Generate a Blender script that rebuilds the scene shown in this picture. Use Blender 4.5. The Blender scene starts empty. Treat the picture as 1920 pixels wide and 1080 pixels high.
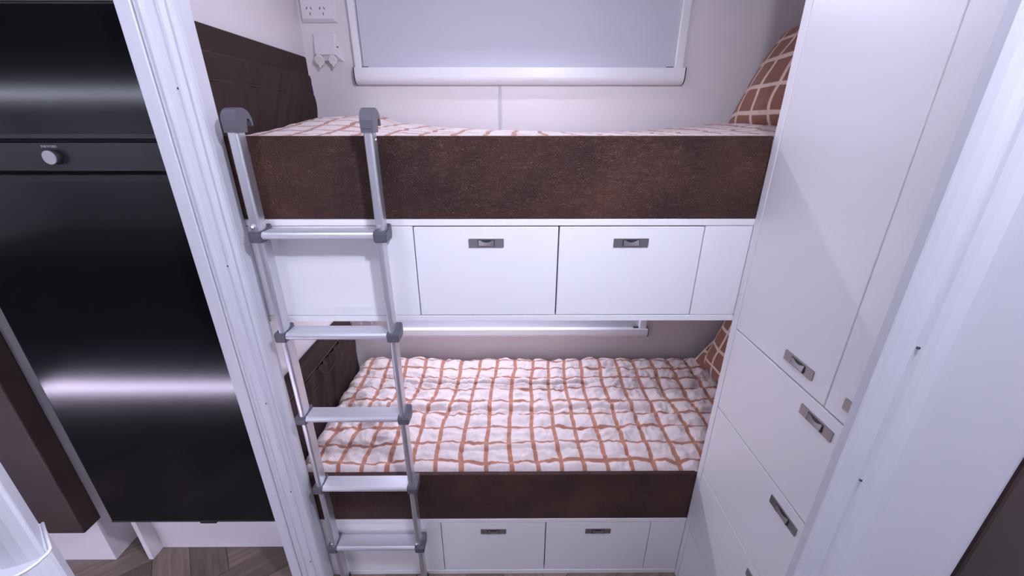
import bpy, bmesh, math, random
from mathutils import Vector, Matrix, noise
random.seed(7)
S = bpy.context.scene
COL = S.collection
R = math.radians

# ------------------------------------------------------------------ camera
cam_d = bpy.data.cameras.new('camera'); cam = bpy.data.objects.new('camera', cam_d); COL.objects.link(cam)
cam_d.sensor_width = 36.0; cam_d.lens = 756.0 / 1920.0 * 36.0; cam_d.clip_start = 0.01
cam.location = (0.0, -1.0, 1.557); cam.rotation_euler = (R(90 - 22.1), 0, R(-0.3))
S.camera = cam

# ------------------------------------------------------------------ world, exposure, light
W = bpy.data.worlds.new('world'); S.world = W; W.use_nodes = True
W.node_tree.nodes['Background'].inputs[0].default_value = (0.72, 0.74, 1.0, 1)
W.node_tree.nodes['Background'].inputs[1].default_value = 0.25
vs = S.view_settings
vs.view_transform = 'Standard'; vs.look = 'None'; vs.gamma = 1.0; vs.use_curve_mapping = False
vs.exposure = 0.95
CEIL = 2.10
LIGHT_COL = (0.76, 0.78, 1.0)

def area(name, loc, size, power, col=LIGHT_COL, shape='DISK', size_y=None, rot=(0, 0, 0), spread=180):
    l = bpy.data.lights.new(name, 'AREA'); l.shape = shape; l.size = size
    if size_y: l.size_y = size_y
    l.energy = power; l.color = col; l.spread = R(spread)
    o = bpy.data.objects.new(name, l); o.location = loc; o.rotation_euler = rot; COL.objects.link(o); return o

# ceiling dome lamps (x, y, strength): opal domes that glow, built further down
DOWN = [(-0.735, -0.64, 62.0), (0.280, -0.772, 390.0)]
# added fill under the unseen opposite cupboards, brightens what the fridge reflects
area('splashback_fill', (-2.1, -1.46, 1.712), 1.7, 5.0, shape='RECTANGLE', size_y=0.02, rot=(R(12), 0, 0))
# LED strips at the back of each bunk, under the ceiling and under the shelf
area('bunk_strip_lamp', (0.0, 0.575, 1.980), 0.62, 1.45, shape='RECTANGLE', size_y=0.010, rot=(R(-45), 0, 0))
area('bunk_strip_lamp', (-0.13, 0.640, 1.020), 0.95, 2.7, shape='RECTANGLE', size_y=0.010, rot=(R(-8), 0, 0))

# ------------------------------------------------------------------ helpers
WORLD = {}
def wloc(o): return WORLD.get(o.name, Vector((0, 0, 0)))

def link(name, me, mat, parent=None, origin=None, smooth=False):
    if origin is None:
        if len(me.vertices):
            xs = [v.co.x for v in me.vertices]; ys = [v.co.y for v in me.vertices]; zs = [v.co.z for v in me.vertices]
            origin = Vector(((min(xs) + max(xs)) / 2, (min(ys) + max(ys)) / 2, min(zs)))
        else: origin = Vector((0, 0, 0))
    origin = Vector(origin)
    me.transform(Matrix.Translation(-origin))
    if mat is not None: me.materials.append(mat)
    if smooth:
        for p in me.polygons: p.use_smooth = True
    o = bpy.data.objects.new(name, me); COL.objects.link(o)
    WORLD[o.name] = origin
    if parent is not None:
        o.parent = parent; o.location = origin - wloc(parent)
    else: o.location = origin
    return o

def fin(name, bm, mat, parent=None, origin=None, smooth=False):
    bmesh.ops.recalc_face_normals(bm, faces=bm.faces)
    me = bpy.data.meshes.new(name); bm.to_mesh(me); bm.free()
    return link(name, me, mat, parent, origin, smooth)

def empty(name, loc, label=None, cat=None, group=None, kind=None):
    o = bpy.data.objects.new(name, None); COL.objects.link(o); o.location = loc; o.empty_display_size = 0.05
    WORLD[o.name] = Vector(loc); return tag(o, label, cat, group, kind)

def tag(o, label=None, cat=None, group=None, kind=None):
    if label: o['label'] = label
    if cat: o['category'] = cat
    if group: o['group'] = group
    if kind: o['kind'] = kind
    return o

def add_box(bm, x0, x1, y0, y1, z0, z1, bev=0.0, seg=2, M=None):
    r = bmesh.ops.create_cube(bm, size=1.0); vs_ = r['verts']
    for v in vs_:
        v.co = Vector((x0 + (v.co.x + .5) * (x1 - x0), y0 + (v.co.y + .5) * (y1 - y0), z0 + (v.co.z + .5) * (z1 - z0)))
    if bev > 0:
        es = list({e for v in vs_ for e in v.link_edges})
        rr = bmesh.ops.bevel(bm, geom=es, offset=bev, segments=seg, affect='EDGES', profile=0.5)
        vs_ = list({v for f in rr['faces'] for v in f.verts} | {v for v in vs_ if v.is_valid})
    if M is not None:
        for v in vs_: v.co = M @ v.co
    return vs_

def box(name, x0, x1, y0, y1, z0, z1, mat, parent=None, bev=0.0012, seg=2, M=None):
    bm = bmesh.new(); add_box(bm, x0, x1, y0, y1, z0, z1, bev, seg, M)
    return fin(name, bm, mat, parent)

def prism(name, pts, fmap, a0, a1, mat, parent=None, smooth=False):
    """extrude a closed 2-D outline; fmap(u, v, a) gives the 3-D point"""
    bm = bmesh.new()
    b = [bm.verts.new(fmap(u, v, a0)) for u, v in pts]; t = [bm.verts.new(fmap(u, v, a1)) for u, v in pts]
    n = len(pts); bm.faces.new(b); bm.faces.new(t[::-1])
    for i in range(n): bm.faces.new((b[i], b[(i + 1) % n], t[(i + 1) % n], t[i]))
    return fin(name, bm, mat, parent)

def add_tube(bm, pts, r, n=10, closed_ends=True):
    rings = []
    for i, p in enumerate(pts):
        p = Vector(p); d = (Vector(pts[min(i + 1, len(pts) - 1)]) - Vector(pts[max(i - 1, 0)])).normalized()
        a = d.orthogonal().normalized()
        if rings:
            a = (ra - d * ra.dot(d)).normalized()
        ra = a; b = d.cross(a)
        rr = r[i] if isinstance(r, (list, tuple)) else r
        rings.append([bm.verts.new(p + (a * math.cos(2 * math.pi * k / n) + b * math.sin(2 * math.pi * k / n)) * rr) for k in range(n)])
    for i in range(len(rings) - 1):
        for k in range(n): bm.faces.new((rings[i][k], rings[i][(k + 1) % n], rings[i + 1][(k + 1) % n], rings[i + 1][k]))
    if closed_ends:
        bm.faces.new(rings[0][::-1]); bm.faces.new(rings[-1])

def tube(name, pts, r, mat, parent=None, n=10, smooth=False):
    bm = bmesh.new(); add_tube(bm, pts, r, n); o = fin(name, bm, mat, parent)
    if smooth:
        for p in o.data.polygons: p.use_smooth = len(p.vertices) == 4
    return o

def frame(u, v, n, o): 
    M = Matrix((u, v, n)).transposed().to_4x4(); M.translation = Vector(o); return M

def rrect(w, h, r, n=4, cx=0, cy=0):
    p = []
    for sx, sy, a in ((1, 1, 0), (-1, 1, 90), (-1, -1, 180), (1, -1, 270)):
        for k in range(n + 1):
            t = R(a + 90 * k / n); p.append((cx + sx * (w / 2 - r) + r * math.cos(t), cy + sy * (h / 2 - r) + r * math.sin(t)))
    return p

def copy_tree(o, off, parent=None):
    c = o.copy(); COL.objects.link(c); WORLD[c.name] = wloc(o) + Vector(off)
    if parent is None: c.location = o.location + Vector(off)
    else: c.parent = parent
    for ch in [x for x in bpy.data.objects if x.parent == o]: copy_tree(ch, off, c)
    return c

def sm(a, b, x):
    t = min(1, max(0, (x - a) / (b - a))); return t * t * (3 - 2 * t)

# ------------------------------------------------------------------ materials
def mat(name, col, rough=0.5, metal=0.0, bump=0.0, bscale=200.0, var=None, vscale=6.0, coat=0.0, spec=0.5, sheen=0.0, detail=4):
    m = bpy.data.materials.new(name); m.use_nodes = True; nt = m.node_tree; N = nt.nodes; L = nt.links
    b = N['Principled BSDF']; b.inputs['Base Color'].default_value = (*col, 1)
    b.inputs['Roughness'].default_value = rough; b.inputs['Metallic'].default_value = metal
    b.inputs['Specular IOR Level'].default_value = spec
    b.inputs['Coat Weight'].default_value = coat; b.inputs['Sheen Weight'].default_value = sheen
    tc = N.new('ShaderNodeTexCoord')
    if var:
        n = N.new('ShaderNodeTexNoise'); n.inputs['Scale'].default_value = vscale; n.inputs['Detail'].default_value = 5
        L.new(tc.outputs['Object'], n.inputs['Vector'])
        cr = N.new('ShaderNodeValToRGB'); cr.color_ramp.elements[0].position = 0.32; cr.color_ramp.elements[1].position = 0.7
        cr.color_ramp.elements[0].color = (*var, 1); cr.color_ramp.elements[1].color = (*col, 1)
        L.new(n.outputs['Fac'], cr.inputs['Fac']); L.new(cr.outputs['Color'], b.inputs['Base Color'])
    if bump:
        n2 = N.new('ShaderNodeTexNoise'); n2.inputs['Scale'].default_value = bscale; n2.inputs['Detail'].default_value = detail
        L.new(tc.outputs['Object'], n2.inputs['Vector'])
        bp = N.new('ShaderNodeBump'); bp.inputs['Strength'].default_value = bump; bp.inputs['Distance'].default_value = 0.002
        L.new(n2.outputs['Fac'], bp.inputs['Height']); L.new(bp.outputs['Normal'], b.inputs['Normal'])
    return m

def emit(name, col, s):
    m = bpy.data.materials.new(name); m.use_nodes = True; b = m.node_tree.nodes['Principled BSDF']
    b.inputs['Base Color'].default_value = (0.8, 0.8, 0.8, 1)
    b.inputs['Emission Color'].default_value = (*col, 1); b.inputs['Emission Strength'].default_value = s; return m

def leather(name, c1, c2, rough=0.5):
    m = mat(name, c1, rough, var=c2, vscale=5.0); nt = m.node_tree; N = nt.nodes; L = nt.links
    tc = N['Texture Coordinate']; v = N.new('ShaderNodeTexVoronoi'); v.feature = 'DISTANCE_TO_EDGE'; v.inputs['Scale'].default_value = 210
    mp = N.new('ShaderNodeMapping'); mp.inputs['Scale'].default_value = (0.8, 1.0, 1.35)
    L.new(tc.outputs['Object'], mp.inputs['Vector'])
    n = N.new('ShaderNodeTexNoise'); n.inputs['Scale'].default_value = 40; L.new(mp.outputs[0], n.inputs['Vector'])
    mx = N.new('ShaderNodeMix'); mx.data_type = 'VECTOR'; mx.inputs['Factor'].default_value = 0.03
    L.new(mp.outputs[0], mx.inputs['A']); L.new(n.outputs['Color'], mx.inputs['B']); L.new(mx.outputs['Result'], v.inputs['Vector'])
    mr = N.new('ShaderNodeMapRange'); mr.inputs['From Max'].default_value = 0.25; L.new(v.outputs['Distance'], mr.inputs['Value'])
    bp = N.new('ShaderNodeBump'); bp.inputs['Strength'].default_value = 0.9; bp.inputs['Distance'].default_value = 0.0016
    L.new(mr.outputs[0], bp.inputs['Height']); L.new(bp.outputs['Normal'], N['Principled BSDF'].inputs['Normal'])
    return m

def checked(name, base, base2, line, width, rough=0.85, wline=None):
    """cloth with a grid of lines, on the cloth's own UV (one unit = one check)"""
    m = mat(name, base, rough, sheen=0.15); nt = m.node_tree; N = nt.nodes; L = nt.links; b = N['Principled BSDF']
    uv = N.new('ShaderNodeUVMap'); sp = N.new('ShaderNodeSeparateXYZ'); L.new(uv.outputs[0], sp.inputs[0])
    ln = []
    for ax, w in (('X', width), ('Y', wline or width)):
        f = N.new('ShaderNodeMath'); f.operation = 'FRACT'; L.new(sp.outputs[ax], f.inputs[0])
        s = N.new('ShaderNodeMath'); s.operation = 'SUBTRACT'; s.inputs[1].default_value = 0.5; L.new(f.outputs[0], s.inputs[0])
        a = N.new('ShaderNodeMath'); a.operation = 'ABSOLUTE'; L.new(s.outputs[0], a.inputs[0])
        g = N.new('ShaderNodeMapRange'); g.inputs['From Min'].default_value = w / 2 + 0.012; g.inputs['From Max'].default_value = w / 2 - 0.012
        L.new(a.outputs[0], g.inputs['Value']); ln.append(g)
    mx = N.new('ShaderNodeMath'); mx.operation = 'MAXIMUM'; L.new(ln[0].outputs[0], mx.inputs[0]); L.new(ln[1].outputs[0], mx.inputs[1])
    n = N.new('ShaderNodeTexNoise'); n.inputs['Scale'].default_value = 3.0; L.new(uv.outputs[0], n.inputs['Vector'])
    c0 = N.new('ShaderNodeMix'); c0.data_type = 'RGBA'; c0.inputs['A'].default_value = (*base, 1); c0.inputs['B'].default_value = (*base2, 1)
    L.new(n.outputs['Fac'], c0.inputs['Factor'])
    c = N.new('ShaderNodeMix'); c.data_type = 'RGBA'; L.new(mx.outputs[0], c.inputs['Factor']); L.new(c0.outputs['Result'], c.inputs['A'])
    c.inputs['B'].default_value = (*line, 1); L.new(c.outputs['Result'], b.inputs['Base Color'])
    w1 = N.new('ShaderNodeTexNoise'); w1.inputs['Scale'].default_value = 1.7; w1.inputs['Detail'].default_value = 6; w1.inputs['Distortion'].default_value = 1.6
    L.new(uv.outputs[0], w1.inputs['Vector'])
    bp = N.new('ShaderNodeBump'); bp.inputs['Strength'].default_value = 0.6; bp.inputs['Distance'].default_value = 0.012
    L.new(w1.outputs['Fac'], bp.inputs['Height']); L.new(bp.outputs['Normal'], b.inputs['Normal'])
    return m

def plank_mat():
    m = bpy.data.materials.new('floor plank vinyl'); m.use_nodes = True; nt = m.node_tree; N = nt.nodes; L = nt.links; b = N['Principled BSDF']
    b.inputs['Roughness'].default_value = 0.45
    tc = N.new('ShaderNodeTexCoord'); mp = N.new('ShaderNodeMapping'); mp.inputs['Scale'].default_value = (3, 40, 40)
    n = N.new('ShaderNodeTexNoise'); n.inputs['Scale'].default_value = 1.5; n.inputs['Detail'].default_value = 6; n.inputs['Distortion'].default_value = 0.6
    oi = N.new('ShaderNodeObjectInfo'); ad = N.new('ShaderNodeVectorMath'); ad.operation = 'ADD'
    L.new(tc.outputs['Object'], mp.inputs[0]); L.new(mp.outputs[0], ad.inputs[0]); 
    ms = N.new('ShaderNodeMath'); ms.operation = 'MULTIPLY'; ms.inputs[1].default_value = 50; L.new(oi.outputs['Random'], ms.inputs[0]); L.new(ms.outputs[0], ad.inputs[1])
    L.new(ad.outputs[0], n.inputs['Vector'])
    cr = N.new('ShaderNodeValToRGB'); cr.color_ramp.elements[0].color = (0.165, 0.115, 0.09, 1); cr.color_ramp.elements[1].color = (0.29, 0.225, 0.18, 1)
    cr.color_ramp.elements[0].position = 0.3; cr.color_ramp.elements[1].position = 0.75
    L.new(n.outputs['Fac'], cr.inputs[0])
    hs = N.new('ShaderNodeHueSaturation'); mr = N.new('ShaderNodeMapRange'); mr.inputs['To Min'].default_value = 0.72; mr.inputs['To Max'].default_value = 1.2
    L.new(oi.outputs['Random'], mr.inputs[0]); L.new(mr.outputs[0], hs.inputs['Value']); L.new(cr.outputs[0], hs.inputs['Color']); L.new(hs.outputs[0], b.inputs['Base Color'])
    return m

M_WHITE = mat('white laminate', (0.86, 0.85, 0.86), 0.32, bump=0.03, bscale=30)
M_EDGE = mat('white edging', (0.86, 0.84, 0.85), 0.4)
M_WALL = mat('bunk wall panel', (0.82, 0.765, 0.77), 0.42)
M_ROOM = mat('room wall panel', (0.80, 0.78, 0.79), 0.5)
M_CEIL = mat('ceiling panel', (0.66, 0.65, 0.67), 0.5)
M_PLAST = mat('white moulded plastic', (0.66, 0.665, 0.71), 0.42)
M_FRAME = mat('white aluminium frame', (0.84, 0.83, 0.85), 0.28)
M_BLIND = mat('roller blind cloth', (0.60, 0.605, 0.665), 0.75, bump=0.06, bscale=900)
M_GAP = mat('shadow gap lining', (0.05, 0.05, 0.055), 0.8)
M_BOARD = leather('brown leatherette', (0.100, 0.046, 0.034), (0.042, 0.022, 0.019), 0.5)
M_BOARD.node_tree.nodes['Principled BSDF'].inputs['Specular IOR Level'].default_value = 0.2
M_HEAD = mat('dark brown suede', (0.046, 0.028, 0.025), 0.8, bump=0.15, bscale=500, spec=0.15)
M_PIPE = mat('brown piping', (0.085, 0.056, 0.050), 0.7, spec=0.2)
M_SEATB = mat('dark chocolate leatherette', (0.050, 0.026, 0.022), 0.5, var=(0.032, 0.017, 0.016), vscale=5)
M_BLACK = mat('black fridge glass', (0.006, 0.006, 0.008), 0.13, spec=0.5)
M_BLACKF = mat('black fridge frame', (0.012, 0.012, 0.014), 0.4)
M_CTRL = mat('dark control panel', (0.022, 0.022, 0.027), 0.3)
M_ALU = mat('brushed aluminium', (0.66, 0.66, 0.70), 0.36, metal=0.85, bump=0.04, bscale=400)
M_TREAD = mat('aluminium tread', (0.72, 0.72, 0.76), 0.42, metal=0.6)
M_GREYP = mat('grey ladder plastic', (0.105, 0.105, 0.125), 0.42)
M_RUB = mat('black rubber', (0.025, 0.025, 0.028), 0.7)
M_NICK = mat('brushed nickel latch', (0.36, 0.34, 0.34), 0.36, metal=0.85)
M_NICKD = mat('dark latch recess', (0.06, 0.058, 0.06), 0.45, metal=0.5)
M_STEEL = mat('bright steel bolt', (0.75, 0.75, 0.78), 0.22, metal=1.0)
M_SOCK = mat('white socket plastic', (0.82, 0.80, 0.82), 0.35)
M_CAP = mat('cream outlet cover', (0.88, 0.84, 0.80), 0.45)
M_SLOT = mat('socket slot', (0.04, 0.035, 0.045), 0.7)
M_MATT = mat('mattress ticking', (0.75, 0.72, 0.70), 0.9)
M_DUVET = checked('white duvet cloth with terracotta check', (0.76, 0.655, 0.63), (0.70, 0.60, 0.58), (0.44, 0.195, 0.125), 0.18, wline=0.14)
M_PILLOW = checked('rust pillow cloth with cream check', (0.30, 0.125, 0.075), (0.25, 0.105, 0.065), (0.72, 0.56, 0.47), 0.15)
M_PLANK = plank_mat()
M_GROUT = mat('floor underlay', (0.11, 0.085, 0.07), 0.7)
M_DARKF = mat('dark kitchen front', (0.020, 0.019, 0.021), 0.5)
M_KNOB = mat('spun steel knob face', (0.52, 0.52, 0.54), 0.35, metal=0.35)
M_LETTER = mat('grey lettering', (0.55, 0.55, 0.58), 0.5)
M_LED = emit('led strip diffuser', (0.80, 0.71, 1.0), 34.0)

# ------------------------------------------------------------------ setting: shell
XL, XR, YB, YF = -3.1, 1.16, 0.745, -1.75
st = lambda o: tag(o, kind='structure')
floor = st(box('floor', XL - .05, XR + .05, YF - .05, YB + .05, -0.05, -0.009, M_GROUT, bev=0))
st(box('ceiling', XL - .05, XR + .05, YF - .05, YB + .05, CEIL, CEIL + .05, M_CEIL, bev=0))
wback = st(box('wall_back', XL - .05, XR + .05, YB, YB + .05, -0.009, CEIL, M_WALL, bev=0))
wleft = st(box('wall_left', XL - .05, XL, YF, YB, -0.009, CEIL, M_ROOM, bev=0))
wright = st(box('wall_right', XR, XR + .05, YF, YB, -0.009, CEIL, M_WALL, bev=0))
wfront = st(box('wall_front', XL, XR, YF - .05, YF, -0.009, CEIL, M_ROOM, bev=0))
# partition between fridge and bunks
wpart = st(box('wall_partition', -0.805, -0.77, 0.0, YB, -0.006, CEIL, M_WALL, bev=0))
# opposite side of the room (seen only as reflections in the fridge)
box('bench_front', XL, -0.75, YF, -1.10, 0.10, 0.90, M_DARKF, wfront, bev=0.002)
box('overhead_front', XL, -0.2, YF, -1.42, 1.72, CEIL - .002, M_DARKF, wfront, bev=0.002)
box('toe_kick', XL, -0.75, YF, -1.16, -0.006, 0.098, M_ROOM, wfront, bev=0)
box('led_strip', -3.0, -0.85, -1.158, -1.150, -0.005, 0.012, M_LED, wfront, bev=0)

# floor planks, herringbone
PW, PL_ = 0.115, 0.46
bmp = bmesh.new(); add_box(bmp, -PL_ / 2 + .0008, PL_ / 2 - .0008, -PW / 2 + .0008, PW / 2 - .0008, -0.004, 0.003, 0.0009, 1)
pm = bpy.data.meshes.new('plank'); bmesh.ops.recalc_face_normals(bmp, faces=bmp.faces); bmp.to_mesh(pm); bmp.free(); pm.materials.append(M_PLANK)
Rm = Matrix.Rotation(R(38), 2)
n_pl = 0
for i in range(-14, 15):
    for j in range(-14, 15):
        for k in (0, 1):
            # herringbone in units of the plank width, planks 4 x 1
            if k == 0: c = Vector((i + j * 4 + 2.0, i - j * 4 + 0.5)); ang = 0
            else: c = Vector((i + j * 4 + 4.5, i - j * 4 - 1.0)); ang = 90
            c = Rm @ (c * PW) + Vector((-0.4, 0.1))
            if not (-2.05 < c.x < 0.85 and -0.55 < c.y < 0.42): continue
            o = bpy.data.objects.new('plank', pm); COL.objects.link(o); o.parent = floor
            o.location = Vector((c.x, c.y, -0.009 + 0.0001)) - wloc(floor); o.rotation_euler = (0, 0, R(38 + ang)); n_pl += 1
FZ = -0.006   # finished floor level

# ------------------------------------------------------------------ trims (door posts)
Z = lambda u, v, a: Vector((u, v, a))
# post between fridge and bunks, capped with a ridged profile
pts = [(-0.772, 0.0), (-0.772, -0.058), (-0.770, -0.060), (-0.741, -0.060), (-0.739, -0.058), (-0.7385, -0.048), (-0.7365, -0.048), (-0.736, -0.057),
       (-0.729, -0.0575), (-0.727, -0.060), (-0.722, -0.0615), (-0.717, -0.060), (-0.715, -0.0565), (-0.700, -0.0545), (-0.693, -0.0545), (-0.6925, -0.0575), (-0.690, -0.0575),
       (-0.689, -0.053), (-0.679, -0.0495), (-0.676, -0.0525), (-0.671, -0.0545), (-0.666, -0.0525), (-0.663, -0.048), (-0.661, -0.040), (-0.661, -0.0035), (-0.70, -0.0035)]
post1 = st(prism('trim_1', pts, Z, FZ, CEIL, M_PLAST))
def px_z(y, Y):  # height at which a given photo row meets a depth; used once for the screw spacing
    return 1.557 - math.tan(R(22.1) + math.atan((y - 540) / 756)) * Y
for yy in (166, 498, 755, 920, 1051):
    z = px_z(yy, 0.944); tube('screw', [(-0.6945, -0.0575, z), (-0.6945, -0.0545, z)], 0.0022, M_NICKD, post1, 8)
# right-hand door post at the end of the wardrobe
def Yw(pts): return [(x, y - 1.0) for x, y in pts]
pts = Yw([(0.3095, 0.2975), (0.3095, 0.2895), (0.3105, 0.2885), (0.3125, 0.2885), (0.3145, 0.2915), (0.319, 0.2945), (0.325, 0.2955), (0.334, 0.2945), (0.3375, 0.2915), (0.3388, 0.2893), (0.3402, 0.2893), (0.341, 0.2915),
          (0.347, 0.2922), (0.354, 0.2905), (0.358, 0.2885), (0.362, 0.2865), (0.372, 0.2858), (0.468, 0.2858), (0.476, 0.2864), (0.482, 0.2885), (0.4865, 0.292), (0.4885, 0.297), (0.489, 0.310), (0.36, 0.310), (0.36, 0.2975)])
post2 = st(prism('trim_2', pts, Z, FZ, CEIL, M_PLAST))
for z in (1.385, 1.238, 1.06):
    tube('screw', [(0.3388, -0.7112, z), (0.3388, -0.7095, z)], 0.0013, M_NICKD, post2, 8)
# near left-hand door post: channel column standing in a sleeve
col_p = Yw([(-0.5450, 0.3320), (-0.5100, 0.3040), (-0.5030, 0.2995), (-0.5010, 0.2970), (-0.5015, 0.2940), (-0.5080, 0.2885), (-0.516, 0.2845), (-0.528, 0.2805), (-0.531, 0.2780), (-0.545, 0.2700), (-0.60, 0.268), (-0.75, 0.268), (-0.75, 0.332)])
slv_p = Yw([(-0.5415, 0.3326), (-0.5005, 0.3020), (-0.4980, 0.2970), (-0.4982, 0.2870), (-0.5010, 0.2790), (-0.5070, 0.2715), (-0.520, 0.2650), (-0.545, 0.2615), (-0.60, 0.2605), (-0.76, 0.2605), (-0.76, 0.3335)])
post3 = st(prism('trim_3', col_p, Z, 1.10, CEIL, M_PLAST))
prism('sleeve', slv_p, Z, FZ, 1.1285, M_PLAST, post3)
tube('sleeve_rim', [(x, y, 1.1295) for x, y in slv_p[:9]], 0.0016, M_FRAME, post3, 8, True)

# ------------------------------------------------------------------ windows
def window(name, zb, ztop, zr):
    """zb bottom of the lower rail, zr its top"""
    root = tag(empty(name, (0.04, YB, zb)), kind='structure')
    yb = YB
    # blind cloth inside the frame
    box('blind', -0.553, 0.632, yb - .012, yb - .009, zr - .01, ztop, M_BLIND, root, bev=0)
    for s, x0, x1 in ((-1, -0.581, -0.556), (1, 0.620, 0.654)):
        box('side_rail', x0, x1, yb - .030, yb - .0005, zr - .004, ztop, M_FRAME, root, bev=0.004, seg=3)
    # lower rail: flat top, rounded front
    h = zr - zb
    pr = [(0, 0), (0, h), (-0.034, h), (-0.0355, h - .002)]
    for k in range(1, 9):
        a = R(90 * k / 8); pr.append((-0.0355 + 0.020 * (1 - math.cos(a)), h * .50 - h * .50 * math.sin(a) + 0.0))
    rail = prism('lower_rail', pr, lambda u, v, a: Vector((a, yb - .0005 + u, zb + v)), -0.583, 0.661, M_FRAME, root)
    for p in rail.data.polygons: p.use_smooth = False
    for x in (-0.5865, 0.661):
        prism('end_cap', [(u * 1.03, v * 1.01 - .0004) for u, v in pr], lambda u, v, a, x=x: Vector((x + a, yb - .0005 + u, zb + v)), 0, 0.0035, M_BLACKF, rail)
    for x in (-0.545, 0.606): box('guide_clip', x - .012, x + .012, yb - .022, yb - .013, zr, zr + .004, M_SLOT, root, bev=0)
    return root
window('window_1', 1.6975, 2.03, 1.7545)
window('window_2', 0.600, 0.985, 0.648)
# joint cover strips on the back wall
box('joint_strip', -0.0420, -0.0330, YB - .006, YB - .0003, 1.45, 1.697, M_BLIND, wback, bev=0.001)
box('joint_strip', -0.0375, -0.0360, YB - .002, YB - .0003, 0.42, 0.60, M_EDGE, wback, bev=0)

# ------------------------------------------------------------------ latches
def latch(parent, M):
    """flush push latch: plate 90 x 22 mm, rocker in the middle. M: local x along plate, y up, z out"""
    p = rrect(0.0895, 0.0225, 0.0012, 2)
    prism('latch_plate', p, lambda u, v, a: M @ Vector((u, v, a)), 0.0, 0.0028, M_NICK, parent)
    bm = bmesh.new(); add_box(bm, -0.0215, 0.0215, -0.0088, 0.0088, 0.0026, 0.0034, 0, M=M); 
    fin('latch_recess', bm, M_NICKD, parent)
    # rocker with a concave face
    bm = bmesh.new(); n = 10; rows = []
    for i in range(n + 1):
        u = -0.0195 + 0.039 * i / n; t = (i / n) * 2 - 1
        d = 0.0016 + 0.0022 * t * t
        rows.append([bm.verts.new(M @ Vector((u, v, a))) for v, a in ((-0.0082, 0.0032), (-0.0082, d + .0030), (-0.0066, d + .0036), (0.0070, d + .0005), (0.0070, 0.0032))])
    for i in range(n):
        for k in range(4): bm.faces.new((rows[i][k], rows[i][k + 1], rows[i + 1][k + 1], rows[i + 1][k]))
    bm.faces.new(rows[0]); bm.faces.new(rows[-1][::-1])
    fin('latch_button', bm, M_NICK, parent)

# ------------------------------------------------------------------ bunk beds
X0, X1 = -0.768, 0.6165       # bunk front spans post to wardrobe
def bunk(z_deck, z_top, z_rail, z_open, z_bot, bottom_rail, label):
    """z_bot bottom of the drawer fronts, z_open bottom of the top rail, z_rail bottom of the brown board"""
    root = empty('bunk_bed', (0, 0.35, z_bot - (0.0175 if bottom_rail else 0.02)), label, 'bunk bed', 'bunk beds')
    box('side_board', X0, X1, 0.0, 0.016, z_rail, z_top, M_BOARD, root, bev=0.003, seg=3)
    box('top_rail', X0, X1, -0.001, 0.7, z_open, z_rail - .0006, M_EDGE, root, bev=0.0008)
    if bottom_rail: box('bottom_rail', X0, X1, -0.001, YB - .003, z_bot - .0175, z_bot - .0012, M_EDGE, root, bev=0.0008)
    else: box('bottom_rail', X0, X1, -0.001, 0.65, z_bot - .0205, z_bot - .0012, M_EDGE, root, bev=0.0008)
    zt = z_open - .0015
    box('carcass', X0, X1, 0.018, 0.65, z_bot, zt - .001, M_GAP, root, bev=0)
    box('front_panel', X0, -0.2462, 0.0, 0.016, z_bot, zt, M_WHITE, root)
    box('front_panel', 0.4952, X1, 0.0, 0.016, z_bot, zt, M_WHITE, root)
    for x0, x1, hx in ((-0.2436, 0.1228, -0.0605), (0.1262, 0.4928, 0.3100)):
        d = box('door', x0, x1, 0.0002, 0.016, z_bot + .0008, zt - .0018, M_WHITE, root, bev=0.0014)
        latch(d, frame((1, 0, 0), (0, 0, 1), (0, -1, 0), (hx, 0.0002, zt - .0433)))
    return root
bunk(1.36, 1.532, 1.3375, 1.3205, 1.0705, True, 'upper bunk bed with brown leatherette side board, hooked by the ladder top')
bunk(0.30, 0.486, 0.2825, 0.2662, 0.0155, False, 'lower bunk bed with brown side board above two floor-level doors')

# mattresses
for z0, z1, lab in ((1.340, 1.452, 'mattress under the upper checked duvet'), (0.285, 0.408, 'mattress under the lower checked duvet')):
    tag(box('mattress', -0.722, 1.14, 0.02, 0.70, z0, z1, M_MATT, bev=0.02, seg=3), lab, 'mattress', 'bunk mattresses')

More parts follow.
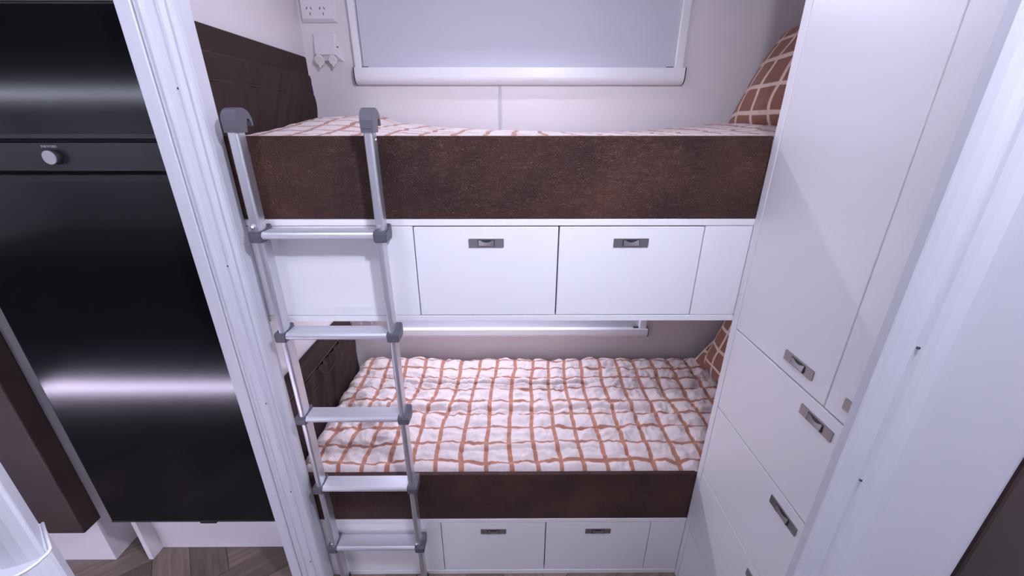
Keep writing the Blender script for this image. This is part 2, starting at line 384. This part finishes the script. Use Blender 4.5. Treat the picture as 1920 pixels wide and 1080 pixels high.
# headboards with elasticated pocket
def headboard(zt, zb, ysplit, label):
    root = empty('headboard', (-0.75, 0.34, zb), label, 'headboard', 'bunk headboards')
    box('panel', -0.769, -0.736, 0.018, 0.672, zb, zt, M_HEAD, root, bev=0.008, seg=3)
    # pocket cloth in front of the panel
    ny, nz = 150, 40; y0, y1 = 0.020, 0.670; z0, z1 = zb + .002, zt - .064
    bm = bmesh.new(); g = []
    for i in range(ny + 1):
        y = y0 + (y1 - y0) * i / ny; row = []
        for k in range(nz + 1):
            z = z0 + (z1 - z0) * k / nz; t = (z1 - z)     # distance below the hem
            d = 0.005 + 0.006 * sm(0, .01, t)
            near = math.exp(-((y - ysplit) / 0.13) ** 2)
            fold = (1 - 2 * abs(noise.noise((y * 34, z * 2.5, 1.0 + zt)))) * (0.0095 * math.exp(-t / .08)) * (0.25 + near)
            fold += noise.noise(((y + .5 * t) * 22, z * 5, 4.0 + zt)) * 0.020 * (0.35 + near) * sm(0, .03, t)
            seam = -0.005 * math.exp(-((y - ysplit + 0.08 * (t - .05)) / 0.006) ** 2)
            hem = -0.0035 * math.exp(-((t - 0.061) / 0.0022) ** 2)
            e = min(1, (y - y0) / .012, (y1 - y) / .012); e = max(0, e)
            row.append(bm.verts.new((-0.7362 + max(0.0006, (d + fold + seam + hem)) * (0.2 + .8 * e), y, z)))
        g.append(row)
    for i in range(ny):
        for k in range(nz): bm.faces.new((g[i][k], g[i + 1][k], g[i + 1][k + 1], g[i][k + 1]))
    fin('pocket', bm, M_HEAD, root, smooth=True)
    tube('piping', [(-0.7352, 0.020 + .65 * i / 24, zt - .0635 + .0006 * math.sin(i * 2.1)) for i in range(25)], 0.0024, M_PIPE, root, 8, True)
    tube('stitching', [(-0.7245, 0.030 + .615 * i / 24, zt - .1255 + .0012 * math.sin(i * 1.7)) for i in range(25)], 0.0013, M_PIPE, root, 6, True)
    return root
headboard(1.7835, 1.50, 0.42, 'dark brown padded headboard with gathered pocket at the upper bunk')
headboard(0.7665, 0.45, 0.40, 'dark brown padded headboard with gathered pocket at the lower bunk')

# ------------------------------------------------------------------ duvets
def lerp_tab(tab, x):
    if x <= tab[0][0]: return tab[0][1]
    for (a, b), (c, d) in zip(tab, tab[1:]):
        if x <= c: t = (x - a) / (c - a); t = t * t * (3 - 2 * t); return b + (d - b) * t
    return tab[-1][1]

def duvet(label, x0, x1, y0, y1, zf, back, k, seed, px, py, seams):
    nx, ny = 320, 200; bm = bmesh.new(); uvl = bm.loops.layers.uv.new('UVMap'); g = []; UV = {}
    for i in range(nx + 1):
        x = x0 + (x1 - x0) * i / nx; row = []
        for j in range(ny + 1):
            y = y0 + (y1 - y0) * j / ny
            warp_x = 0.011 * noise.noise((x * 5, y * 5, seed)) + 0.005 * noise.noise((x * 14, y * 14, seed + 3)) + 0.03 * noise.noise((x * 1.3, y * 2.2, seed + 9))
            warp_y = 0.012 * noise.noise((x * 5, y * 5, seed + 20)) + 0.006 * noise.noise((x * 15, y * 15, seed + 5)) + 0.007 * noise.noise((x * 1.2, y * 2, seed + 7))
            u = (x - px) / 0.0815 + warp_x / 0.0815; v = (y - py) / 0.0775 + warp_y / 0.0775
            cu = abs(math.sin(math.pi * (u - .5))); cv = abs(math.sin(math.pi * (v - .5)))
            puff = 0.0095 * (cu * cv) ** 0.7
            wr = noise.noise((x * 22, y * 22, seed + 40)); wr2 = 1 - abs(noise.noise((x * 13 + y * 4, y * 30, seed + 60))) * 2
            wr3 = 1 - abs(noise.noise((x * 34, y * 20 - x * 8, seed + 80))) * 2
            z = zf + back(x, y) + k * puff + k * (0.0062 * wr + 0.0058 * wr2 + 0.0042 * wr3 + 0.008 * noise.noise((x * 4, y * 5, seed + 31)))
            for sy, amp, xs, xe in seams:
                yy = y - sy - 0.01 * noise.noise((x * 5, sy * 9, seed))
                z -= amp * (1.25 * math.exp(-(yy / 0.0055) ** 2) - 0.3 * math.exp(-((yy - .02) / 0.014) ** 2)) * sm(xs, xs + .1, x) * (1 - sm(xe - .1, xe, x))
            ef = (y - y0); drop = 0.0
            if ef < 0.03: drop += 0.026 * (1 - math.sqrt(max(0, 1 - ((0.03 - ef) / 0.03) ** 2)))
            eb = y1 - y
            if eb < 0.035: drop += 0.040 * (1 - math.sqrt(max(0, 1 - ((0.035 - eb) / 0.035) ** 2)))
            el = x - x0
            if el < 0.05: drop += 0.045 * (1 - math.sqrt(max(0, 1 - ((0.05 - el) / 0.05) ** 2)))
            vv = bm.verts.new((x, y, z - drop)); UV[vv] = (u, v); row.append(vv)
        g.append(row)
    for i in range(nx):
        for j in range(ny):
            f = bm.faces.new((g[i][j], g[i + 1][j], g[i + 1][j + 1], g[i][j + 1])); f.smooth = True
            for l in f.loops: l[uvl].uv = UV[l.vert]
    # hem hanging down to close the cover
    def skirt(vs_, dz):
        prev = None
        for a, b in zip(vs_, vs_[1:]):
            if prev is None: prev = bm.verts.new(a.co - Vector((0, 0, dz))); UV[prev] = UV[a]
            nb = bm.verts.new(b.co - Vector((0, 0, dz))); UV[nb] = UV[b]
            f = bm.faces.new((a, b, nb, prev)); f.smooth = True
            for l in f.loops: l[uvl].uv = UV[l.vert]
            prev = nb
    skirt([g[i][0] for i in range(nx + 1)], .012); skirt([g[i][ny] for i in range(nx, -1, -1)], .02); skirt(g[0][::-1], .02); skirt(g[nx], .02)
    me = bpy.data.meshes.new('duvet'); bm.to_mesh(me); bm.free()
    o = link('duvet', me, M_DUVET); tag(o, label, 'duvet', 'checked duvets'); return o

up_tab = [(-0.75, .018), (-0.62, .056), (-0.50, .060), (-0.40, .034), (-0.21, .018), (-0.03, .010), (0.28, 0.002), (0.48, .008), (0.675, .022), (0.81, .034), (1.15, .036)]
def up_back(x, y): return (lerp_tab(up_tab, x) - 0.004) * sm(0.02, 0.55, y)
duvet('white duvet with terracotta check on the upper bunk, humped at the left end', -0.713, 1.14, 0.0175, 0.715, 1.5275, up_back, 0.2, 3.0, -0.02, 0.037 - .0775 / 2, [(0.3, .004, -0.8, 1.2)])
def lo_back(x, y): return 0.012 * sm(0.02, 0.25, y) + 0.020 * math.exp(-((x + .55) / .25) ** 2 - ((y - .55) / .25) ** 2) * .5
duvet('white duvet with terracotta check spread flat on the lower bunk', -0.713, 1.14, 0.0175, 0.700, 0.4835, lo_back, 1.2, 11.0, 0.008 - .0815 / 2, 0.049 - .0775 / 2,
      [(0.475, .017, -0.50, 0.40), (0.305, .018, -0.60, 0.60), (0.10, .012, -0.3, 0.35), (0.20, .008, 0.1, 0.6)])

# ------------------------------------------------------------------ pillows
def pillow(label, c, w, h, t, axw, axh, seed, cell=0.088, ph=(0.0, 0.0)):
    """c centre; axw, axh unit vectors along width and height"""
    aw = Vector(axw).normalized(); ah = Vector(axh); ah = (ah - aw * ah.dot(aw)).normalized(); an = aw.cross(ah)
    n = 44; bm = bmesh.new(); uvl = bm.loops.layers.uv.new('UVMap'); UV = {}; c = Vector(c)
    def P(a, b, s):
        e = max(0, (1 - abs(a) ** 2.6)) ** .5 * max(0, (1 - abs(b) ** 2.6)) ** .5
        pin = 1 - 0.07 * (1 - a * a) * b * b - 0.0
        pin2 = 1 - 0.07 * (1 - b * b) * a * a
        d = s * t / 2 * e ** .8 + 0.008 * noise.noise((a * 3, b * 3, seed + s)) * e
        return c + aw * (a * w / 2 * pin2) + ah * (b * h / 2 * pin) + an * d
    sides = []
    for s in (1, -1):
        g = []
        for i in range(n + 1):
            row = []
            for j in range(n + 1):
                a = -1 + 2 * i / n; b = -1 + 2 * j / n
                if s == -1 and (i in (0, n) or j in (0, n)): v = sides[0][i][j]
                else:
                    v = bm.verts.new(P(a, b, s)); UV[v] = (a * w / 2 / cell + ph[0] + .10 * noise.noise((a * 2, b * 2, seed)), b * h / 2 / cell + ph[1] + .10 * noise.noise((a * 2, b * 2, seed + 4)))
                row.append(v)
            g.append(row)
        sides.append(g)
        for i in range(n):
            for j in range(n):
                q = (g[i][j], g[i + 1][j], g[i + 1][j + 1], g[i][j + 1]); f = bm.faces.new(q if s == 1 else q[::-1]); f.smooth = True
                for l in f.loops: l[uvl].uv = UV[l.vert]
    me = bpy.data.meshes.new('pillow'); bm.to_mesh(me); bm.free()
    o = link('pillow', me, M_PILLOW); tag(o, label, 'pillow', 'rust checked pillows'); return o
pillow('rust pillow with cream check leaning at the right end of the upper bunk', (0.955, 0.385, 1.694), 0.60, 0.385, 0.18, (-0.10, 1, 0), (0.42, 0.06, 0.85), 2.0, ph=(.1, .2))
pillow('large rust pillow with cream check leaning in front at the lower bunk', (0.965, 0.33, 0.690), 0.62, 0.40, 0.11, (0.0, 1, 0.0), (0.25, 0, 0.9), 5.0, ph=(.35, .1))
pillow('rust pillow corner peeping out behind the front pillow on the lower bunk', (1.060, 0.505, 0.600), 0.44, 0.33, 0.09, (-0.40, 1, 0.0), (0.7, 0, 0.6), 8.0, ph=(.2, .4))

# ------------------------------------------------------------------ ladder
lad = empty('ladder', (-0.46, -0.035, FZ), 'silver aluminium ladder with five treads hooked onto the upper bunk', 'ladder')
RZ = [1.318, 1.0440, 0.7695, 0.4950, 0.2205]
def stile(name, x0, x1, ya, yb, za, zb, r):
    p = rrect(x1 - x0, yb - ya, r, 5, (x0 + x1) / 2, (ya + yb) / 2)
    o = prism(name, p, Z, za, zb, M_ALU, lad)
    for f in o.data.polygons: f.use_smooth = False
    return o
for sx, (u0, u1), (m0, m1) in ((-1, (-0.6215, -0.5970), (-0.6130, -0.5965)), (1, (-0.3230, -0.3015), (-0.3235, -0.3080))):
    stile('upper_stile', u0, u1, -0.051, -0.019, RZ[0] + .001, 1.546, 0.006)
    stile('stile', m0, m1, -0.055, -0.016, RZ[4] + .001, RZ[0] - .024, 0.006)
    stile('lower_stile', m0 + .001, m1 + .001, -0.047, -0.012, FZ + .0215, RZ[4] - .024, 0.006)
    # foot
    box('foot', m0 - .002, m1 + .004, -0.050, -0.008, FZ + .0005, FZ + .022, M_RUB, lad, bev=0.003)
    # hook: grey plastic cap curling over the board (y-z outline)
    prof = [(-0.0535, 1.540), (-0.0545, 1.565)]
    for k in range(11):
        a = R(180 - 18 * k); prof.append((-0.0215 + 0.033 * math.cos(a), 1.565 + 0.0265 * math.sin(a)))
    prof += [(0.0120, 1.5540), (0.0060, 1.5535), (0.0035, 1.5640), (-0.0020, 1.5690), (-0.0080, 1.5690), (-0.0120, 1.5600), (-0.0155, 1.5400)]
    hk = prism('hook', prof, lambda u, v, a: Vector((a, u, v)), u0 - .0025, u1 + .0025, M_GREYP, lad)
    prism('hook_rib', [(-0.0550, 1.548), (-0.0552, 1.566), (-0.044, 1.586), (-0.040, 1.560), (-0.046, 1.548)], lambda u, v, a: Vector((a, u, v)), u0 + .001, u1 + .0036, M_GREYP, hk)
    # bolts through the joints, seen from the front
    for z, xx in ((RZ[0] + .011, u0 + .007), (RZ[4] + .012, m0 + .006)):
        tube('bolt', [(xx, -0.0500, z), (xx, -0.0560, z), (xx, -0.0585, z)], [0.0062, 0.0062, 0.0035], M_STEEL, lad, 10)
    for i, rz in enumerate(RZ):
        # bracket: block round the stile with a raised back
        pf = [(-0.0605, rz - .0255), (-0.0605, rz - .002), (-0.0560, rz + .002), (-0.0300, rz + .0025), (-0.0150, rz + .011), (-0.0075, rz + .011), (-0.0065, rz - .012), (-0.014, rz - .0265)]
        br = prism('bracket', pf, lambda u, v, a: Vector((a, u, v)), m0 - (.0105 if sx < 0 else .0035), m1 + (.0035 if sx < 0 else .0125), M_GREYP, lad)
        bmm = bmesh.new(); bmm.from_mesh(br.data); bmesh.ops.bevel(bmm, geom=list(bmm.edges), offset=0.0022, segments=2, affect='EDGES'); bmm.to_mesh(br.data); bmm.free()
tube('rivet', [(-0.3014, -0.030, 1.524), (-0.2995, -0.030, 1.524)], 0.0032, M_STEEL, lad, 8)
for rz in RZ:
    prof = [(-0.0525, rz), (-0.0555, rz - .0012), (-0.0585, rz - .005), (-0.0590, rz - .0095), (-0.0580, rz - .0145), (-0.0545, rz - .0185), (-0.050, rz - .0192), (-0.0095, rz - .0192), (-0.0095, rz)]
    t = prism('tread', prof, lambda u, v, a: Vector((a, u, v)), -0.5940, -0.3275, M_TREAD, lad)
    bm = bmesh.new()
    for k in range(7): add_box(bm, -0.592, -0.3295, -0.0490 + k * .0055, -0.0478 + k * .0055, rz, rz + .0004)
    fin('tread_groove', bm, M_ALU, t)

# ------------------------------------------------------------------ wardrobe
WX = 0.6155
wd = empty('wardrobe', (0.86, -0.35, FZ), 'tall white wardrobe with stacked drawers standing at the right of the bunks', 'wardrobe')
box('body', WX + .017, XR - .005, -0.686, -0.002, FZ, CEIL - .004, M_GAP, wd, bev=0)
box('edge_panel', WX, XR - .006, -0.0245, -0.0015, FZ, CEIL - .003, M_EDGE, wd, bev=0.001)
MX = lambda y, z: frame((0, -1, 0), (0, 0, 1), (-1, 0, 0), (WX + .0008, y, z))
seamz = [1.0405, 0.7805, 0.5200, 0.2605]
for (ya, yb), hy in (((-0.3550, -0.0270), -0.2676), ((-0.6850, -0.3580), -0.4395)):
    d = box('door', WX + .0008, WX + .0165, ya, yb, seamz[0] + .0018, CEIL - .006, M_WHITE, wd, bev=0.0012); latch(d, MX(hy, 1.0818))
zz = seamz + [0.002]
for k in range(4):
    d = box('drawer', WX + .0008, WX + .0165, -0.6850, -0.0270, zz[k + 1] + .0018, zz[k] - .0018, M_WHITE, wd, bev=0.0014)
    latch(d, MX(-0.3520, zz[k] - .0405 + (0.0 if k else .001)))

# ------------------------------------------------------------------ fridge and its cabinet
FX0, FX1 = -1.3855, -0.812
fr = empty('refrigerator', (-1.1, 0.2, 0.27), 'tall glossy black two-door refrigerator with round control knob', 'refrigerator')
box('body', FX0 + .012, FX1, 0.052, 0.62, 0.279, 1.788, M_BLACKF, fr, bev=0.002)
dl = box('lower_door', FX0, FX1, 0.0, 0.050, 0.2745, 1.4470, M_BLACK, fr, bev=0.004, seg=3)
box('door_lip', FX0 + .003, FX1, -0.0012, 0.004, 1.4290, 1.4445, M_BLACKF, dl, bev=0.0005)
box('bottom_trim', FX0 + .002, FX1, -0.0015, 0.004, 0.2760, 0.2830, M_BLACKF, dl, bev=0.0005)
du = box('upper_door', FX0, FX1, 0.0, 0.050, 1.5250, 1.7915, M_BLACK, fr, bev=0.004, seg=3)
box('door_lip', FX0 + .003, FX1, -0.0012, 0.004, 1.5265, 1.5370, M_CTRL, du, bev=0.0005)
cp = box('control_panel', FX0, FX1, 0.002, 0.050, 1.4545, 1.5175, M_CTRL, fr, bev=0.001)
kx, kz = -1.0685, 1.4855
kb = tube('knob', [(kx, 0.002, kz), (kx, -0.0125, kz)], 0.0162, M_RUB, fr, 32, True)
tube('knob_face', [(kx, -0.0125, kz), (kx, -0.0147, kz), (kx, -0.0151, kz)], [0.0156, 0.0156, 0.0148], M_KNOB, kb, 32, False)
box('bottom_pull', -1.087, -1.030, 0.004, 0.040, 0.2600, 0.2745, M_BLACKF, fr, bev=0.002)
tcu = bpy.data.curves.new('lettering', 'FONT'); tcu.body = 'THETFORD'; tcu.size = 0.0074; tcu.extrude = 0.0002; tcu.align_x = 'CENTER'
tob = bpy.data.objects.new('lettering_tmp', tcu); COL.objects.link(tob)
bpy.context.view_layer.update()
tme = bpy.data.meshes.new_from_object(tob.evaluated_get(bpy.context.evaluated_depsgraph_get())); bpy.data.objects.remove(tob)
tme.transform(Matrix.Translation((-1.0765, 0.0017, 1.5065)) @ Matrix.Rotation(R(90), 4, 'X')); tme.materials.clear()
link('lettering', tme, M_LETTER, cp)

fc = empty('fridge_cabinet', (-1.1, 0.3, FZ), 'white cabinet around the black refrigerator with recessed kickboard', 'cabinet')
box('side_panel', -1.4015, -1.3840, 0.060, 0.66, FZ, CEIL - .004, M_EDGE, fc, bev=0.001)
box('side_panel', -0.8290, -0.8070, 0.064, 0.66, FZ, 0.262, M_EDGE, fc, bev=0.001)
kbd = box('kickboard', -1.3835, -0.8295, 0.108, 0.126, FZ, 0.262, M_EDGE, fc, bev=0.001)
box('kickboard_cap', -1.3833, -0.8297, 0.104, 0.112, 0.108, 0.262, M_EDGE, kbd, bev=0.001)
box('top_panel', -1.4015, -0.8070, 0.004, 0.66, 1.7955, CEIL - .004, M_WHITE, fc, bev=0.0015)

# ------------------------------------------------------------------ seat left of the fridge
se = empty('dinette_seat', (-1.9, 0.35, FZ), 'dark brown upholstered seat end on a white base, left of the refrigerator', 'seat')
box('base', -2.9, -1.527, 0.060, 0.66, FZ, 0.2800, M_EDGE, se, bev=0.0008)
box('back_panel', -2.9, -1.5272, 0.0602, 0.66, 0.2812, 1.35, M_EDGE, se, bev=0.0008)
box('upholstery', -2.8, -1.4955, -0.0045, 0.0590, 0.2240, 1.33, M_SEATB, se, bev=0.005, seg=3)

# dark panel beyond the right-hand post
tag(box('upholstered_panel', 0.494, XR - .003, -0.708, -0.690, FZ, 1.60, M_SEATB, bev=0.004, seg=2), 'dark brown upholstered panel beyond the right white door post', 'panel')

# ------------------------------------------------------------------ power outlets
def usb_outlet(dz, label):
    ro = empty('charging_outlet', (-0.685, YB, 1.78 + dz), label, 'outlet', 'charging outlets')
    y = YB
    # wedge housing: thin at the top, open lip at the bottom
    bm = bmesh.new()
    T = [(-0.7330, y - .0005, 1.868), (-0.6440, y - .0005, 1.868), (-0.6260, y - .0005, 1.776), (-0.7330, y - .0005, 1.790)]
    F = [(-0.7260, y - .006, 1.866), (-0.6520, y - .006, 1.866), (-0.6450, y - .034, 1.797), (-0.7190, y - .034, 1.797)]
    a = [bm.verts.new((p[0], p[1], p[2] + dz)) for p in T]; b = [bm.verts.new((p[0], p[1], p[2] + dz)) for p in F]
    bm.faces.new(a); bm.faces.new(b[::-1])
    for i in range(4): bm.faces.new((a[i], a[(i + 1) % 4], b[(i + 1) % 4], b[i]))
    fin('housing', bm, M_SOCK, ro)
    tube('screw', [(-0.6395, y - .018, 1.823 + dz), (-0.637, y - .0215, 1.822 + dz)], 0.0026, M_NICKD, ro, 8)
    box('port_block', -0.694, -0.668, y - .028, y - .001, 1.776 + dz, 1.792 + dz, M_PLAST, ro, bev=0.002)
    for cx, rr in ((-0.7060, .0185), (-0.6560, .0160)):
        c = Vector((cx, y - .036, 1.777 + dz)); d = Vector((0, -0.9, -0.35)).normalized()
        cap = tube('cover', [c + d * .004, c, c - d * .004], [rr * .88, rr, rr], M_CAP, ro, 20, True)
        box('tab', cx - .004, cx + .004, y - .040, y - .035, c.z - rr - .006, c.z - rr + .003, M_CAP, cap, bev=0.001)
        for s in (-1, 1): box('hinge', cx + s * .005 - .0016, cx + s * .005 + .0016, y - .040, y - .033, c.z + rr - .003, c.z + rr + .004, M_CAP, cap, bev=0.0006)
    return ro
usb_outlet(0, 'white wedge charging outlet with two cream covers below the power socket')
usb_outlet(-1.075, 'white charging outlet half hidden below the upper bunk, at the lower headboard')
so = empty('power_socket', (-0.69, YB, 1.90), 'white double power socket on the wall beside the upper window', 'socket')
bm = bmesh.new()
A = [(-0.757, 1.902), (-0.629, 1.902), (-0.629, 2.005), (-0.757, 2.005)]; B = [(-0.748, 1.911), (-0.640, 1.911), (-0.640, 1.998), (-0.748, 1.998)]
a = [bm.verts.new((x, YB - .0005, z)) for x, z in A]; m = [bm.verts.new((x, YB - .008, z)) for x, z in A]; b = [bm.verts.new((x, YB - .024, z)) for x, z in B]
bm.faces.new(a); bm.faces.new(b[::-1])
for i in range(4):
    j = (i + 1) % 4; bm.faces.new((a[i], a[j], m[j], m[i])); bm.faces.new((m[i], m[j], b[j], b[i]))
fin('faceplate', bm, M_SOCK, so)
for cx in (-0.7200, -0.6730):
    for dx, z, an in ((-0.0075, 1.9425, 24), (0.0075, 1.9425, -28), (0.0020, 1.9255, 0)):
        Mx = Matrix.Translation((cx + dx, YB - .0245, z)) @ Matrix.Rotation(R(an), 4, 'Y')
        box('pin_slot', -0.0011, 0.0011, -0.0006, 0.0008, -0.0042, 0.0042, M_SLOT, so, bev=0, M=Mx)
    box('switch', cx - .011, cx + .007, YB - .029, YB - .024, 1.966, 1.990, M_FRAME, so, bev=0.002)

# ------------------------------------------------------------------ light fittings
for i, (lx, ly, lp) in enumerate(DOWN):
    c = empty('ceiling_light', (lx, ly, CEIL - .055), ['opal dome lamp on the ceiling in front of the ladder', 'opal dome lamp on the ceiling in front of the wardrobe'][i], 'ceiling light', 'ceiling dome lamps')
    tube('bezel', [(lx, ly, CEIL - .0005), (lx, ly, CEIL - .010)], [0.080, 0.077], M_FRAME, c, 32)
    tube('dome', [(lx, ly, CEIL - .0105 - .046 * math.sin(R(a))) for a in range(0, 91, 15)], [max(.004, .048 * math.cos(R(a))) for a in range(0, 91, 15)], emit('opal lamp dome', LIGHT_COL, lp), c, 24)
for sx, sy, sz, zt, w, lab in ((0.0, 0.575, 1.980, CEIL - .001, 0.33, 'white pelmet with LED strip light above the upper bunk window'), (-0.13, 0.640, 1.020, 1.0515, 0.49, 'white pelmet with LED strip light under the shelf of the lower bunk')):
    sl = empty('strip_light', (sx, 0.70, sz), lab, 'strip light', 'bunk strip lights')
    prism('channel', [(0.7435, sz + .012), (0.7435, zt), (sy - .02, zt), (sy - .02, sz + .022), (sy + .008, sz + .004), (sy + .014, sz + .012)], lambda u, v, a: Vector((a, u, v)), sx - w, sx + w, M_FRAME, sl)
